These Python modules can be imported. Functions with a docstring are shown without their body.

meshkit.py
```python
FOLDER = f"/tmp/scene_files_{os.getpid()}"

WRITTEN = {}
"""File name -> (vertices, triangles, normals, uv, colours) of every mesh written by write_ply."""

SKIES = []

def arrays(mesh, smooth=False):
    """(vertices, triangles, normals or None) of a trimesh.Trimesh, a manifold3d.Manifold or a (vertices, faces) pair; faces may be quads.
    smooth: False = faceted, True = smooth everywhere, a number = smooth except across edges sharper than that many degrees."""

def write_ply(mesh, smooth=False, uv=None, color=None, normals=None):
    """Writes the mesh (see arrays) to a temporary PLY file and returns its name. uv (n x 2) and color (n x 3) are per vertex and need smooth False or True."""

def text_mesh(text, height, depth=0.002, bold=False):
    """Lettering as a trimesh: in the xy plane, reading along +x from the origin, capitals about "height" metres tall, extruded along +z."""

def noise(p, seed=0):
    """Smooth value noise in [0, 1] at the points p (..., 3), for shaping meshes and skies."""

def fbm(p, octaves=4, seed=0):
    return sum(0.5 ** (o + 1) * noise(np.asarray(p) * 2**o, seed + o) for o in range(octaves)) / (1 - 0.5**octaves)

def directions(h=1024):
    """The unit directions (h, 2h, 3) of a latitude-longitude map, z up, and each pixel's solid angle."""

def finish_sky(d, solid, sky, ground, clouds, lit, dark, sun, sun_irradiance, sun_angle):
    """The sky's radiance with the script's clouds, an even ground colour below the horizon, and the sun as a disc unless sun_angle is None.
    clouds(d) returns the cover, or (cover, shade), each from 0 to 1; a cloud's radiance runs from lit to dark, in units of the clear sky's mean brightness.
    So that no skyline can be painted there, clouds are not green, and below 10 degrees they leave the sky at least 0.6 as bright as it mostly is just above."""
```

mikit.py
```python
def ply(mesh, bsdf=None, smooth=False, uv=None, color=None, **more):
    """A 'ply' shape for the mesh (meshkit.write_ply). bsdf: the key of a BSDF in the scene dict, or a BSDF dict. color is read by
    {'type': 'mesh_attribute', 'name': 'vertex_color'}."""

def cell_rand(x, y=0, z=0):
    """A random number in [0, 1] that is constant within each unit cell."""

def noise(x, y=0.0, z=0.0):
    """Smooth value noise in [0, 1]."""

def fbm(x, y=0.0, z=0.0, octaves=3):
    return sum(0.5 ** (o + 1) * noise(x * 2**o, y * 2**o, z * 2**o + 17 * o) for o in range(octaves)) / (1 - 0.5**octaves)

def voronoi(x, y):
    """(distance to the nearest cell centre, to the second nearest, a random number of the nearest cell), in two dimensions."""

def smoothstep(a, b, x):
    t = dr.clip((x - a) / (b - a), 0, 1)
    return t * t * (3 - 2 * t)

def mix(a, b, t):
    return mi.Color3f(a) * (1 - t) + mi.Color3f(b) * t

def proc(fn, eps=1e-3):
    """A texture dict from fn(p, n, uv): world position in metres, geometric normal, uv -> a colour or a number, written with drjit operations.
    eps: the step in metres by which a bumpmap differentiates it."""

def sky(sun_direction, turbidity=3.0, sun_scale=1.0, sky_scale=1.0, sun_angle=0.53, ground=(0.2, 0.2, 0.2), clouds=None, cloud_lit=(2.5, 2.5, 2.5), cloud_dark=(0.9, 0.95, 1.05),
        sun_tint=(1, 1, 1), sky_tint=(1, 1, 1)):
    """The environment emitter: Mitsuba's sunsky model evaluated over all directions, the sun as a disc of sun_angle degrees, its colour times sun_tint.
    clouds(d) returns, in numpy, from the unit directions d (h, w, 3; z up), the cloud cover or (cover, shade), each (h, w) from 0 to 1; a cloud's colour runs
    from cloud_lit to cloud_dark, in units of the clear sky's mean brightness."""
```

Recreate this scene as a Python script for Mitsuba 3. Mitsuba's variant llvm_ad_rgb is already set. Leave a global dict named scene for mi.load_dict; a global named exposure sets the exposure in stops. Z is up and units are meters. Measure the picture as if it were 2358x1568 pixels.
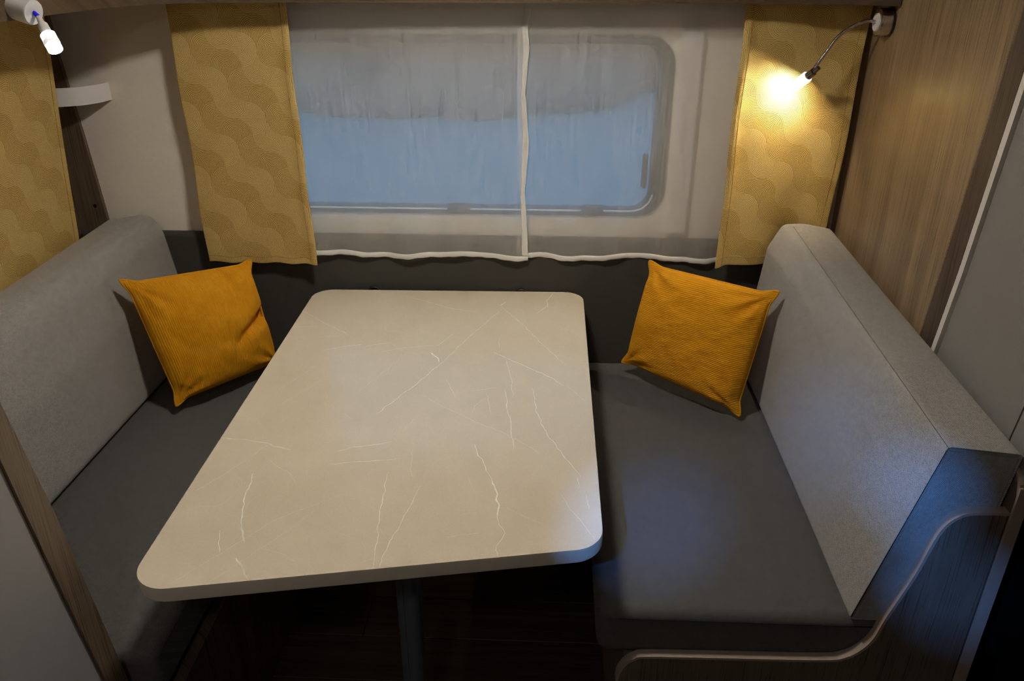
import math
import numpy as np
import trimesh
import manifold3d as m3
import shapely
from shapely.geometry import Polygon, LineString, box as sbox
import drjit as dr
import mitsuba as mi
import mikit
import meshkit
from mikit import proc, noise, fbm, smoothstep, mix

T = mi.ScalarTransform4f
scene, labels = {}, {}
rng = np.random.default_rng(7)

# ------------------------------------------------------------------ camera, sky, lamps, exposure
PITCH, YAW = math.radians(26.6), math.radians(2.6)
fwd = [-math.sin(YAW) * math.cos(PITCH), math.cos(YAW) * math.cos(PITCH), -math.sin(PITCH)]
EYE = [0.0, 0.0, 1.6]
scene['camera'] = {
    'type': 'perspective', 'fov_axis': 'x', 'fov': 2 * math.degrees(math.atan(2358 / 2 / 1858.0)),
    'near_clip': 0.02, 'far_clip': 200.0,
    'to_world': T().look_at(origin=EYE, target=[EYE[k] + fwd[k] for k in range(3)], up=[0, 0, 1])}
exposure = 0.04
# blue dusk outside the window
DUSK = [0.17, 0.55, 1.0]
scene['dusk_sky'] = {'type': 'constant', 'radiance': {'type': 'rgb', 'value': [1.35 * c for c in DUSK]}}
# warm ceiling lamp over the table
LAMP_POS, LAMP_R = (-0.20, 1.36, 1.905), 0.075
LAMP_RADIANCE = [166.0, 154.0, 132.0]
# unseen fill lamp added over the aisle to brighten the camera side
LAMP2_POS = (-0.35, -0.15, 1.905)
LAMP2_RADIANCE = [58.0, 54.0, 50.0]
# cool white-blue spot in the aisle ceiling
SPOT_POS = (-0.30, -0.30, 1.88)
SPOT_I = [2.0, 7.6, 22.0]
# aim, cut-off, width and strength of beams added to shape the blue patches
SPOT_BEAMS = (((0.15, 1.06, 0.75), 4.6, 1.6, 0.65), ((0.41, 1.10, 0.91), 4.8, 1.4, 0.30), ((0.600, 1.09, 0.80), 3.4, 0.8, 0.55), ((0.700, 1.08, 0.60), 3.4, 1.2, 0.40))
# reading lamps
READ_WARM = [1500.0, 1220.0, 780.0]
READ_WARM_SHELL = [1.0, 0.93, 0.82]
READ_COOL = [160.0, 150.0, 135.0]
READ_COOL_SHELL = [3.0, 2.9, 2.8]


# ------------------------------------------------------------------ helpers
def srgb(r, g, b):
    return tuple(((c / 255.0) / 12.92 if c <= 10 else ((c / 255.0 + 0.055) / 1.055) ** 2.4) for c in (r, g, b))


def rgb(c):
    return {'type': 'rgb', 'value': list(c)}


def principled(color, rough=0.5, spec=0.5, metallic=0.0, **more):
    c = color if isinstance(color, dict) else rgb(color)
    return {'type': 'twosided', 'bsdf': {'type': 'principled', 'base_color': c, 'roughness': rough, 'specular': spec, 'metallic': metallic, **more}}


def bumped(bsdf, tex, scale):
    return {'type': 'twosided', 'bsdf': {'type': 'bumpmap', 'texture': tex, 'scale': scale, 'nested': bsdf['bsdf']}}


def label(key, text, category=None, group=None, kind=None):
    d = {'label': text} if text else {}
    if category:
        d['category'] = category
    if group:
        d['group'] = group
    if kind:
        d['kind'] = kind
    labels[key] = d


def add(key, mesh, bsdf, smooth=False, uv=None, **more):
    if key in scene:
        raise KeyError(key)
    scene[key] = mikit.ply(mesh, 'mat_' + bsdf, smooth=smooth, uv=uv, **more)
    return key


def bx(x0, x1, y0, y1, z0, z1, c=0.0):
    """A box with chamfered edges."""
    if c <= 0:
        return trimesh.creation.box(bounds=[[x0, y0, z0], [x1, y1, z1]])
    pts = []
    for sx in (0, 1):
        for sy in (0, 1):
            for sz in (0, 1):
                p = np.array([(x0, x1)[sx], (y0, y1)[sy], (z0, z1)[sz]])
                s = 1 - 2 * np.array([sx, sy, sz])
                for k in range(3):
                    q = p + s * c
                    q[k] = p[k]
                    pts.append(q)
    return trimesh.convex.convex_hull(np.array(pts))


def soft_box(x0, x1, y0, y1, z0, z1, r, n=3):
    """A box with round edges."""
    s = trimesh.creation.icosphere(n, r).vertices
    pts = np.vstack([s + np.array([x, y, z]) for x in (x0 + r, x1 - r) for y in (y0 + r, y1 - r) for z in (z0 + r, z1 - r)])
    return trimesh.convex.convex_hull(pts)


def polys(p):
    return list(getattr(p, 'geoms', [p]))


def extrude_z(poly, z0, z1):
    m = trimesh.util.concatenate([trimesh.creation.extrude_polygon(g, z1 - z0, engine='earcut') for g in polys(poly)])
    m.apply_translation([0, 0, z0])
    return m


def extrude_y(poly, y0, y1):
    """poly in (x, z), extruded from y0 to y1."""
    m = trimesh.util.concatenate([trimesh.creation.extrude_polygon(g, y1 - y0, engine='earcut') for g in polys(poly)])
    v = np.array(m.vertices)
    m.vertices = np.stack([v[:, 0], y1 - v[:, 2], v[:, 1]], 1)
    return m


def extrude_x(poly, x0, x1):
    """poly in (y, z), extruded from x0 to x1."""
    m = trimesh.util.concatenate([trimesh.creation.extrude_polygon(g, x1 - x0, engine='earcut') for g in polys(poly)])
    v = np.array(m.vertices)
    m.vertices = np.stack([x0 + v[:, 2], v[:, 0], v[:, 1]], 1)
    return m


def spline(pts, n):
    """Catmull-Rom through the points."""
    p = np.asarray(pts, float)
    p = np.vstack([2 * p[0] - p[1], p, 2 * p[-1] - p[-2]])
    out = []
    m = len(p) - 3
    for t in np.linspace(0, m - 1e-9, n):
        i = int(t)
        f = t - i
        a, b, c, d = p[i:i + 4]
        out.append(0.5 * (2 * b + (c - a) * f + (2 * a - 5 * b + 4 * c - d) * f * f + (3 * b - a - 3 * c + d) * f ** 3))
    return np.array(out)


def tube(points, radii, sides=12, caps=True):
    p = np.asarray(points, float)
    r = np.broadcast_to(radii, (len(p),))
    t = np.gradient(p, axis=0)
    t /= np.linalg.norm(t, axis=1, keepdims=True)
    a = np.cross(t[0], [0, 0, 1.0] if abs(t[0][2]) < 0.9 else [1.0, 0, 0])
    a /= np.linalg.norm(a)
    v = []
    ang = np.arange(sides) * 2 * np.pi / sides
    for i in range(len(p)):
        a = a - t[i] * (a @ t[i])
        a /= np.linalg.norm(a)
        b = np.cross(t[i], a)
        v.append(p[i] + r[i] * (np.cos(ang)[:, None] * a + np.sin(ang)[:, None] * b))
    v = np.vstack(v)
    f = []
    for i in range(len(p) - 1):
        for j in range(sides):
            k = (j + 1) % sides
            f += [[i * sides + j, i * sides + k, (i + 1) * sides + k], [i * sides + j, (i + 1) * sides + k, (i + 1) * sides + j]]
    if caps:
        for base, flip in ((0, True), ((len(p) - 1) * sides, False)):
            for j in range(1, sides - 1):
                tri = [base, base + j, base + j + 1]
                f.append(tri[::-1] if flip else tri)
    return trimesh.Trimesh(v, np.array(f), process=False)


def lathe(profile, origin, axis, n=40):
    """profile [(radius, height)...] turned about the axis."""
    z = np.asarray(axis, float) / np.linalg.norm(axis)
    x = np.cross(z, [0, 0, 1.0] if abs(z[2]) < 0.9 else [1.0, 0, 0])
    x /= np.linalg.norm(x)
    y = np.cross(z, x)
    m = trimesh.creation.revolve(np.asarray(profile, float), sections=n)
    v = np.array(m.vertices)
    m.vertices = np.asarray(origin) + v[:, :1] * x + v[:, 1:2] * y + v[:, 2:] * z
    return m


def sheet(P, th, uv=None):
    """A closed thin shell from a grid P (n, m, 3); th is its thickness. Returns (mesh, uv)."""
    n, m = P.shape[:2]
    du = np.gradient(P, axis=0)
    dv = np.gradient(P, axis=1)
    nn = np.cross(du, dv)
    nn /= np.linalg.norm(nn, axis=2, keepdims=True) + 1e-12
    A, B = (P + nn * th / 2).reshape(-1, 3), (P - nn * th / 2).reshape(-1, 3)
    idx = np.arange(n * m).reshape(n, m)
    a, b, c, d = idx[:-1, :-1].ravel(), idx[1:, :-1].ravel(), idx[1:, 1:].ravel(), idx[:-1, 1:].ravel()
    f1 = np.vstack([np.stack([a, b, c], 1), np.stack([a, c, d], 1)])
    N = n * m
    f2 = f1[:, ::-1] + N
    rim = np.concatenate([idx[:, 0], idx[-1, 1:], idx[::-1, -1][1:], idx[0, ::-1][1:-1]])
    r2 = np.roll(rim, -1)
    f3 = np.vstack([np.stack([rim, rim + N, r2], 1), np.stack([r2, rim + N, r2 + N], 1)])
    mesh = trimesh.Trimesh(np.vstack([A, B]), np.vstack([f1, f2, f3]), process=False)
    if uv is not None:
        uv = np.vstack([uv.reshape(-1, 2)] * 2)
    return mesh, uv


def resample(pts, n, closed=True):
    p = np.asarray(pts, float)
    if closed:
        p = np.vstack([p, p[:1]])
    s = np.concatenate([[0], np.cumsum(np.linalg.norm(np.diff(p, axis=0), axis=1))])
    t = np.linspace(0, s[-1], n, endpoint=not closed)
    return np.stack([np.interp(t, s, p[:, k]) for k in range(p.shape[1])], 1), s[-1]


def round_section(pts, r, n, start):
    """Round the corners of a polygon and resample it from the point nearest to start."""
    g = Polygon(pts).buffer(-r, quad_segs=8).buffer(r, quad_segs=8)
    c = np.array(g.exterior.coords)[:-1]
    if Polygon(c).exterior.is_ccw is False:
        c = c[::-1]
    k = int(np.argmin(np.linalg.norm(c - np.asarray(start), axis=1)))
    return resample(np.roll(c, -k, axis=0), n)


def loft(near, far, y0, y1, ny, end=0.012, bulge=0.0):
    """Rings of (x, z) from near (at y0) to far (at y1), rounded over at both ends. uv = (arc length, y)."""
    near, far = near[0], far[0]
    n = len(near)
    rows, uvs = [], []
    arc = np.concatenate([[0], np.cumsum(np.linalg.norm(np.diff(near, axis=0), axis=1))])
    k = [0.0, 0.15, 0.4, 0.75, 1.0]
    ys = [y0 + end * (1 - math.sqrt(max(0, 1 - (1 - q) ** 2))) for q in k] + list(np.linspace(y0 + end, y1 - end, ny)[1:-1]) + [y1 - end * (1 - math.sqrt(max(0, 1 - (1 - q) ** 2))) for q in k[::-1]]
    ins = [end * (1 - q) for q in k] + [0] * (ny - 2) + [end * (1 - q) for q in k[::-1]]
    for y, inset in zip(ys, ins):
        t = (y - y0) / (y1 - y0)
        ring = near * (1 - t) + far * t
        c = ring.mean(0)
        d = np.roll(ring, -1, 0) - np.roll(ring, 1, 0)
        nr = np.stack([d[:, 1], -d[:, 0]], 1)
        nr /= np.linalg.norm(nr, axis=1, keepdims=True) + 1e-12
        if ((ring - c) * nr).sum() < 0:
            nr = -nr
        ring = ring - nr * inset
        rows.append(np.stack([ring[:, 0], np.full(n, y), ring[:, 1]], 1))
        uvs.append(np.stack([arc, np.full(n, y)], 1))
    V = np.array(rows)
    idx = np.arange(V.shape[0] * n).reshape(-1, n)
    a, b = idx[:-1], idx[1:]
    a2, b2 = np.roll(a, -1, 1), np.roll(b, -1, 1)
    f = np.vstack([np.stack([a.ravel(), b2.ravel(), b.ravel()], 1), np.stack([a.ravel(), a2.ravel(), b2.ravel()], 1)])
    verts, uv = list(V.reshape(-1, 3)), list(np.array(uvs).reshape(-1, 2))
    for row, flip in ((0, False), (len(V) - 1, True)):
        verts.append(V[row].mean(0))
        uv.append(np.array([0, V[row, 0, 1]]))
        ci = len(verts) - 1
        ring = idx[row]
        tri = np.stack([np.full(n, ci), np.roll(ring, -1), ring], 1)
        f = np.vstack([f, tri[:, ::-1] if flip else tri])
    m = trimesh.Trimesh(np.array(verts), f, process=False)
    if m.volume < 0:
        m.invert()
    return m, np.array(uv), V

# ------------------------------------------------------------------ materials
def wood_fn(dark, light, along='z', scale=1.0):
    """Straight-grained laminate: fine pores along one axis, wide soft streaks across."""
    dark, light = tuple(dark), tuple(light)

    def fn(p, n, uv):
        if along == 'z':
            a, b, l = p.x, p.y, p.z
        elif along == 'x':
            a, b, l = p.y, p.z, p.x
        else:
            a, b, l = p.x, p.z, p.y
        wob = 0.006 * noise(l * 5.0, a * 9.0 + b * 7.0)
        c = (a * 0.83 + b + wob) * scale
        streak = fbm(c * 38.0, l * 1.1, a * 3.0, octaves=3)
        fine = noise(c * 620.0, l * 9.0)
        pore = smoothstep(0.66, 0.86, noise(c * 900.0, l * 14.0 + 31.0))
        t = dr.clip(0.12 + 0.85 * streak + 0.38 * (fine - 0.5), 0, 1)
        return mix(dark, light, t) * (1 - 0.35 * pore)
    return fn


def herring_fn(lo, hi, axis, width=0.0195, period=0.0026):
    """Herringbone weave. axis: which pair of coordinates runs across and along the chevrons."""
    lo, hi = tuple(lo), tuple(hi)

    def fn(p, n, uv):
        if axis == 'uv':
            a, b = uv.x, uv.y
        elif axis == 'seat':
            a, b = p.x, p.y + p.z
        else:
            a, b = p.x + p.y, p.z
        k = dr.floor(a / width)
        loc = a / width - k
        odd = k - 2 * dr.floor(k / 2)
        tri = dr.select(odd > 0.5, 1 - loc, loc)
        ph = (b + tri * width * 0.9) / period
        thread = 0.5 + 0.5 * dr.sin(2 * math.pi * ph)
        speck = mikit.cell_rand(a / (period * 0.7), b / (period * 1.6))
        mottle = noise(a * 160.0, b * 160.0)
        t = dr.clip(0.14 + 0.72 * thread + 0.16 * (speck - 0.5) + 0.14 * (mottle - 0.5), 0, 1)
        return mix(lo, hi, t)
    return fn


def herring_h(axis, width=0.0195, period=0.0026):
    def fn(p, n, uv):
        a, b = (uv.x, uv.y) if axis == 'uv' else (p.x, p.y + p.z)
        k = dr.floor(a / width)
        loc = a / width - k
        odd = k - 2 * dr.floor(k / 2)
        tri = dr.select(odd > 0.5, 1 - loc, loc)
        return 0.5 + 0.5 * dr.sin(2 * math.pi * (b + tri * width * 0.9) / period)
    return fn


PAT = 0.0815  # pitch of the curtain pattern in metres


def arches(uv):
    """The woven pattern of interlocking arches: distance in the arch (0 to 0.5) and which arch it is."""
    x, y = uv.x / PAT, uv.y / PAT
    i, j = dr.floor(x + 0.5), dr.floor(y + 0.5)
    a, b = x - i, y - j
    s = i + j
    odd = s - 2 * dr.floor(s / 2) > 0.5
    a, b = dr.select(odd, b, a), dr.select(odd, a, b)
    dome = dr.sqrt(a * a + dr.square(0.5 - dr.abs(b)))
    inside = dome < 0.5
    d = dr.select(inside, dome, dr.abs(b))
    # weave sheen of each arch direction, painted in as a tone
    up, down, left, right = 0.85, 0.30, 0.70, 0.20
    in_dome = dr.select(odd, dr.select(b > 0, left, right), dr.select(b > 0, down, up))
    in_leg = dr.select(odd, dr.select(a > 0, up, down), dr.select(a > 0, right, left))
    tone = dr.select(inside, in_dome, in_leg)
    return d, tone


def arch_line(uv):
    d, tone = arches(uv)
    return smoothstep(0.30, 0.75, 0.5 + 0.5 * dr.cos(2 * math.pi * d * 22.0)), tone


def curtain_fn(p, n, uv):
    line, tone = arch_line(uv)
    weave = noise(uv.x * 1400.0, uv.y * 500.0)
    base = mix(srgb(214, 189, 128), srgb(202, 175, 112), tone)
    ink = mix(srgb(180, 142, 56), srgb(158, 118, 36), tone)
    return mix(base, ink, line * (0.62 + 0.30 * tone)) * (0.92 + 0.16 * weave)


def curtain_h(p, n, uv):
    line, tone = arch_line(uv)
    return 1 - line


VEINS = [
    (0.6,1.4,[(-0.1279,1.973),(-0.0582,1.8505),(0.0012,1.7248),(0.0514,1.6328)]),
    (1,3.5,[(-0.1075,1.9882),(-0.1216,1.9638)]),
    (0.55,1.4,[(-0.1161,1.9363),(-0.1862,1.7707),(-0.2342,1.6408)]),
    (0.8,1.6,[(-0.2342,1.6408),(-0.2811,1.5313),(-0.3448,1.4031)]),
    (1,3.1,[(-0.27,1.6826),(-0.2498,1.658),(-0.2437,1.6369)]),
    (0.6,1.1,[(-0.3868,1.6847),(-0.3285,1.706),(-0.2549,1.7246),(-0.2268,1.7849)]),
    (0.7,1.4,[(-0.5273,1.682),(-0.4843,1.7042),(-0.4387,1.7185)]),
    (0.6,1.1,[(-0.4358,1.7049),(-0.378,1.7305)]),
    (0.6,1.2,[(-0.641,1.9078),(-0.554,1.828),(-0.4763,1.7615)]),
    (0.5,1.1,[(-0.6397,1.8056),(-0.5725,1.8145)]),
    (0.4,1.1,[(-0.5632,1.7519),(-0.5056,1.7641)]),
    (0.95,1.6,[(-0.121,1.693),(-0.0508,1.6316),(-0.0009,1.593),(0.0406,1.5427)]),
    (0.6,1.1,[(-0.0883,1.6546),(-0.0773,1.5996),(-0.0642,1.4855)]),
    (0.75,1.3,[(-0.0845,1.5213),(-0.0765,1.4553),(-0.0675,1.3936),(-0.0621,1.3409),(-0.0557,1.2911)]),
    (0.85,1.3,[(-0.0253,1.5271),(-0.0141,1.4294),(0.0073,1.3492),(0.0431,1.2669),(0.071,1.2048)]),
    (0.5,0.9,[(-0.1236,1.4979),(-0.107,1.4139)]),
    (0.4,0.9,[(-0.2621,1.4886),(-0.2064,1.4378),(-0.1294,1.38),(-0.0692,1.3405),(-0.0031,1.2767)]),
    (0.45,0.9,[(-0.1251,1.4767),(-0.1439,1.4464),(-0.1474,1.4177)]),
    (0.45,0.9,[(-0.1587,1.5086),(-0.1066,1.5234)]),
    (0.45,1.0,[(-0.2179,1.56),(-0.1868,1.4799)]),
    (0.8,1.3,[(-0.393,1.2685),(-0.3655,1.2819),(-0.3232,1.2937),(-0.2914,1.3041)]),
    (0.85,1.3,[(-0.3986,1.2246),(-0.3442,1.2353),(-0.2759,1.2477)]),
    (0.9,1.4,[(-0.1314,1.3024),(-0.1236,1.276),(-0.0934,1.1973)]),
    (0.5,0.8,[(-0.2496,1.2799),(-0.2438,1.2171),(-0.2344,1.1909)]),
    (0.6,1.2,[(-0.3873,2.0193),(-0.3182,1.9786),(-0.2597,1.9436),(-0.1771,1.9153)]),
    (0.8,1.4,[(0.0261,2.0632),(0.0027,1.998),(0.0067,1.965),(-0.023,1.9178)]),
    (0.45,1.1,[(-0.1122,1.774),(-0.1085,1.7122)]),
    (0.4,1.0,[(0.0469,1.543),(0.0915,1.4746)]),
    (0.3,1.0,[(-0.5762,1.4928),(-0.5183,1.6209)]),
    (0.28,1.0,[(-0.5561,1.4277),(-0.4895,1.5477)]),
    (0.35,1.0,[(-0.4023,1.4883),(-0.3243,1.6801)]),
    (0.3,0.9,[(-0.2788,1.3466),(-0.2511,1.413)]),
    (1,2.2,[(-0.5276,1.1883),(-0.5186,1.1127),(-0.506,1.0583),(-0.4808,1.0037)]),
    (0.8,1.1,[(-0.5331,1.0333),(-0.5132,0.9802)]),
    (1,3.4,[(-0.4813,0.9666),(-0.4674,0.9483),(-0.4449,0.9209)]),
    (0.75,1.3,[(-0.6323,1.3025),(-0.5908,1.2998),(-0.5441,1.2916),(-0.4821,1.2666)]),
    (0.45,1.0,[(-0.6129,1.1348),(-0.5647,1.2156),(-0.5309,1.2845)]),
    (0.75,1.1,[(-0.2161,1.1663),(-0.235,1.0706),(-0.2472,1.001),(-0.2501,0.9541)]),
    (0.75,1.1,[(-0.2834,1.2051),(-0.2755,1.0933),(-0.2602,0.9536)]),
    (0.3,0.9,[(-0.5618,0.9077),(-0.5101,0.976),(-0.4452,1.0659),(-0.3512,1.136)]),
    (0.25,0.9,[(-0.5055,0.9103),(-0.4309,1.0195),(-0.3879,1.0882)]),
    (0.35,0.9,[(-0.5153,1.2357),(-0.46,1.1914),(-0.4419,1.1642)]),
    (1,2.4,[(-0.0927,1.1971),(-0.0823,1.1647),(-0.0745,1.1182),(-0.074,1.0836)]),
    (0.9,1.3,[(-0.074,1.0836),(-0.0595,1.0465),(-0.0721,1.0056),(-0.065,0.9845)]),
    (0.5,0.7,[(-0.1523,1.0309),(-0.1021,1.0459)]),
    (0.6,0.9,[(0.0323,1.154),(0.06,1.0945),(0.0886,1.0395)]),
    (0.7,1.1,[(0.0645,1.2042),(0.0685,1.1716)]),
    (0.6,0.9,[(0.0778,1.156),(0.0826,1.1153)]),
    (0.3,0.8,[(-0.0615,1.1137),(-0.0022,1.0725)]),
    (0.4,0.7,[(-0.2814,0.9663),(-0.2661,0.9775)]),
]



def stone_fn(p, n, uv):
    x, y = p.x, p.y
    wx = 0.0022 * (noise(x * 60, y * 60) - 0.5) * 2 + 0.0006 * (noise(x * 210, y * 210, 5) - 0.5) * 2
    wy = 0.0022 * (noise(x * 60 + 9, y * 60 + 4) - 0.5) * 2 + 0.0006 * (noise(x * 210 + 7, y * 210, 8) - 0.5) * 2
    px, py = x + wx, y + wy
    vary = 0.45 + 0.9 * noise(x * 90, y * 90, 3)
    v = mi.Float(0)
    for strength, width, pts in VEINS:
        w = width * 0.00048
        n_ = len(pts) - 1
        for k in range(n_):
            (ax, ay), (bx_, by_) = pts[k], pts[k + 1]
            ex, ey = bx_ - ax, by_ - ay
            t = dr.clip(((px - ax) * ex + (py - ay) * ey) / (ex * ex + ey * ey), 0, 1)
            d = dr.sqrt(dr.square(px - ax - ex * t) + dr.square(py - ay - ey * t))
            g = (k + t) / n_
            taper = dr.minimum(1.0, dr.minimum(g, 1 - g) * 5 + 0.25)
            v = dr.maximum(v, strength * (1 - smoothstep(0.45, 1.25, d / (w * (0.6 + 0.5 * vary) * taper + 0.0002))))
    cloud = fbm(x * 9, y * 9, 2, octaves=4)
    grain = noise(x * 700, y * 700)
    # hairline veins too faint to follow one by one
    warp = fbm(x * 5 + 3, y * 5, 7, octaves=3)
    hair = dr.abs(dr.sin((x * 0.8 + y * 0.6 + 0.35 * warp) * 34))
    hair = (1 - smoothstep(0.0, 0.03, hair)) * smoothstep(0.55, 0.75, noise(x * 11, y * 11, 4)) * 0.30
    base = mix(srgb(203, 188, 164), srgb(214, 201, 179), cloud) * (0.97 + 0.06 * grain)
    return mix(base, srgb(246, 240, 226), dr.clip(v * (0.55 + 0.35 * vary) + hair, 0, 0.95))


def plaster_fn(c):
    c = tuple(c)

    def fn(p, n, uv):
        return mi.Color3f(c) * (0.975 + 0.05 * noise(p.x * 350, p.y * 350, p.z * 350))
    return fn


def sheer_fn(p, n, uv):
    # opacity of the voile: threads of uneven thickness running down, finer ones across
    a = noise(uv.x * 1900.0, uv.y * 18.0)
    b = noise(uv.x * 420.0, uv.y * 11.0, 3)
    c = noise(uv.x * 90.0, uv.y * 1500.0, 9)
    return dr.clip(0.47 + 0.24 * (a - 0.5) + 0.12 * (b - 0.5) + 0.10 * (c - 0.5), 0, 1)


def pile_fn(p, n, uv):
    t = fbm(p.x * 30, p.y * 30, p.z * 30, octaves=3)
    s = noise(p.x * 600, p.y * 600, p.z * 600)
    return mix(srgb(196, 130, 18), srgb(217, 154, 34), dr.clip(t + 0.4 * (s - 0.5), 0, 1))


def floor_fn(p, n, uv):
    g = fbm(p.x * 4, p.y * 90, octaves=4)
    f = noise(p.x * 30, p.y * 700)
    return mix(srgb(42, 32, 25), srgb(66, 53, 42), dr.clip(g + 0.35 * (f - 0.5), 0, 1))


def knurl_fn(p, n, uv):
    return 0.5 + 0.5 * dr.sin(uv.y * 2 * math.pi / 0.0022)


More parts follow.
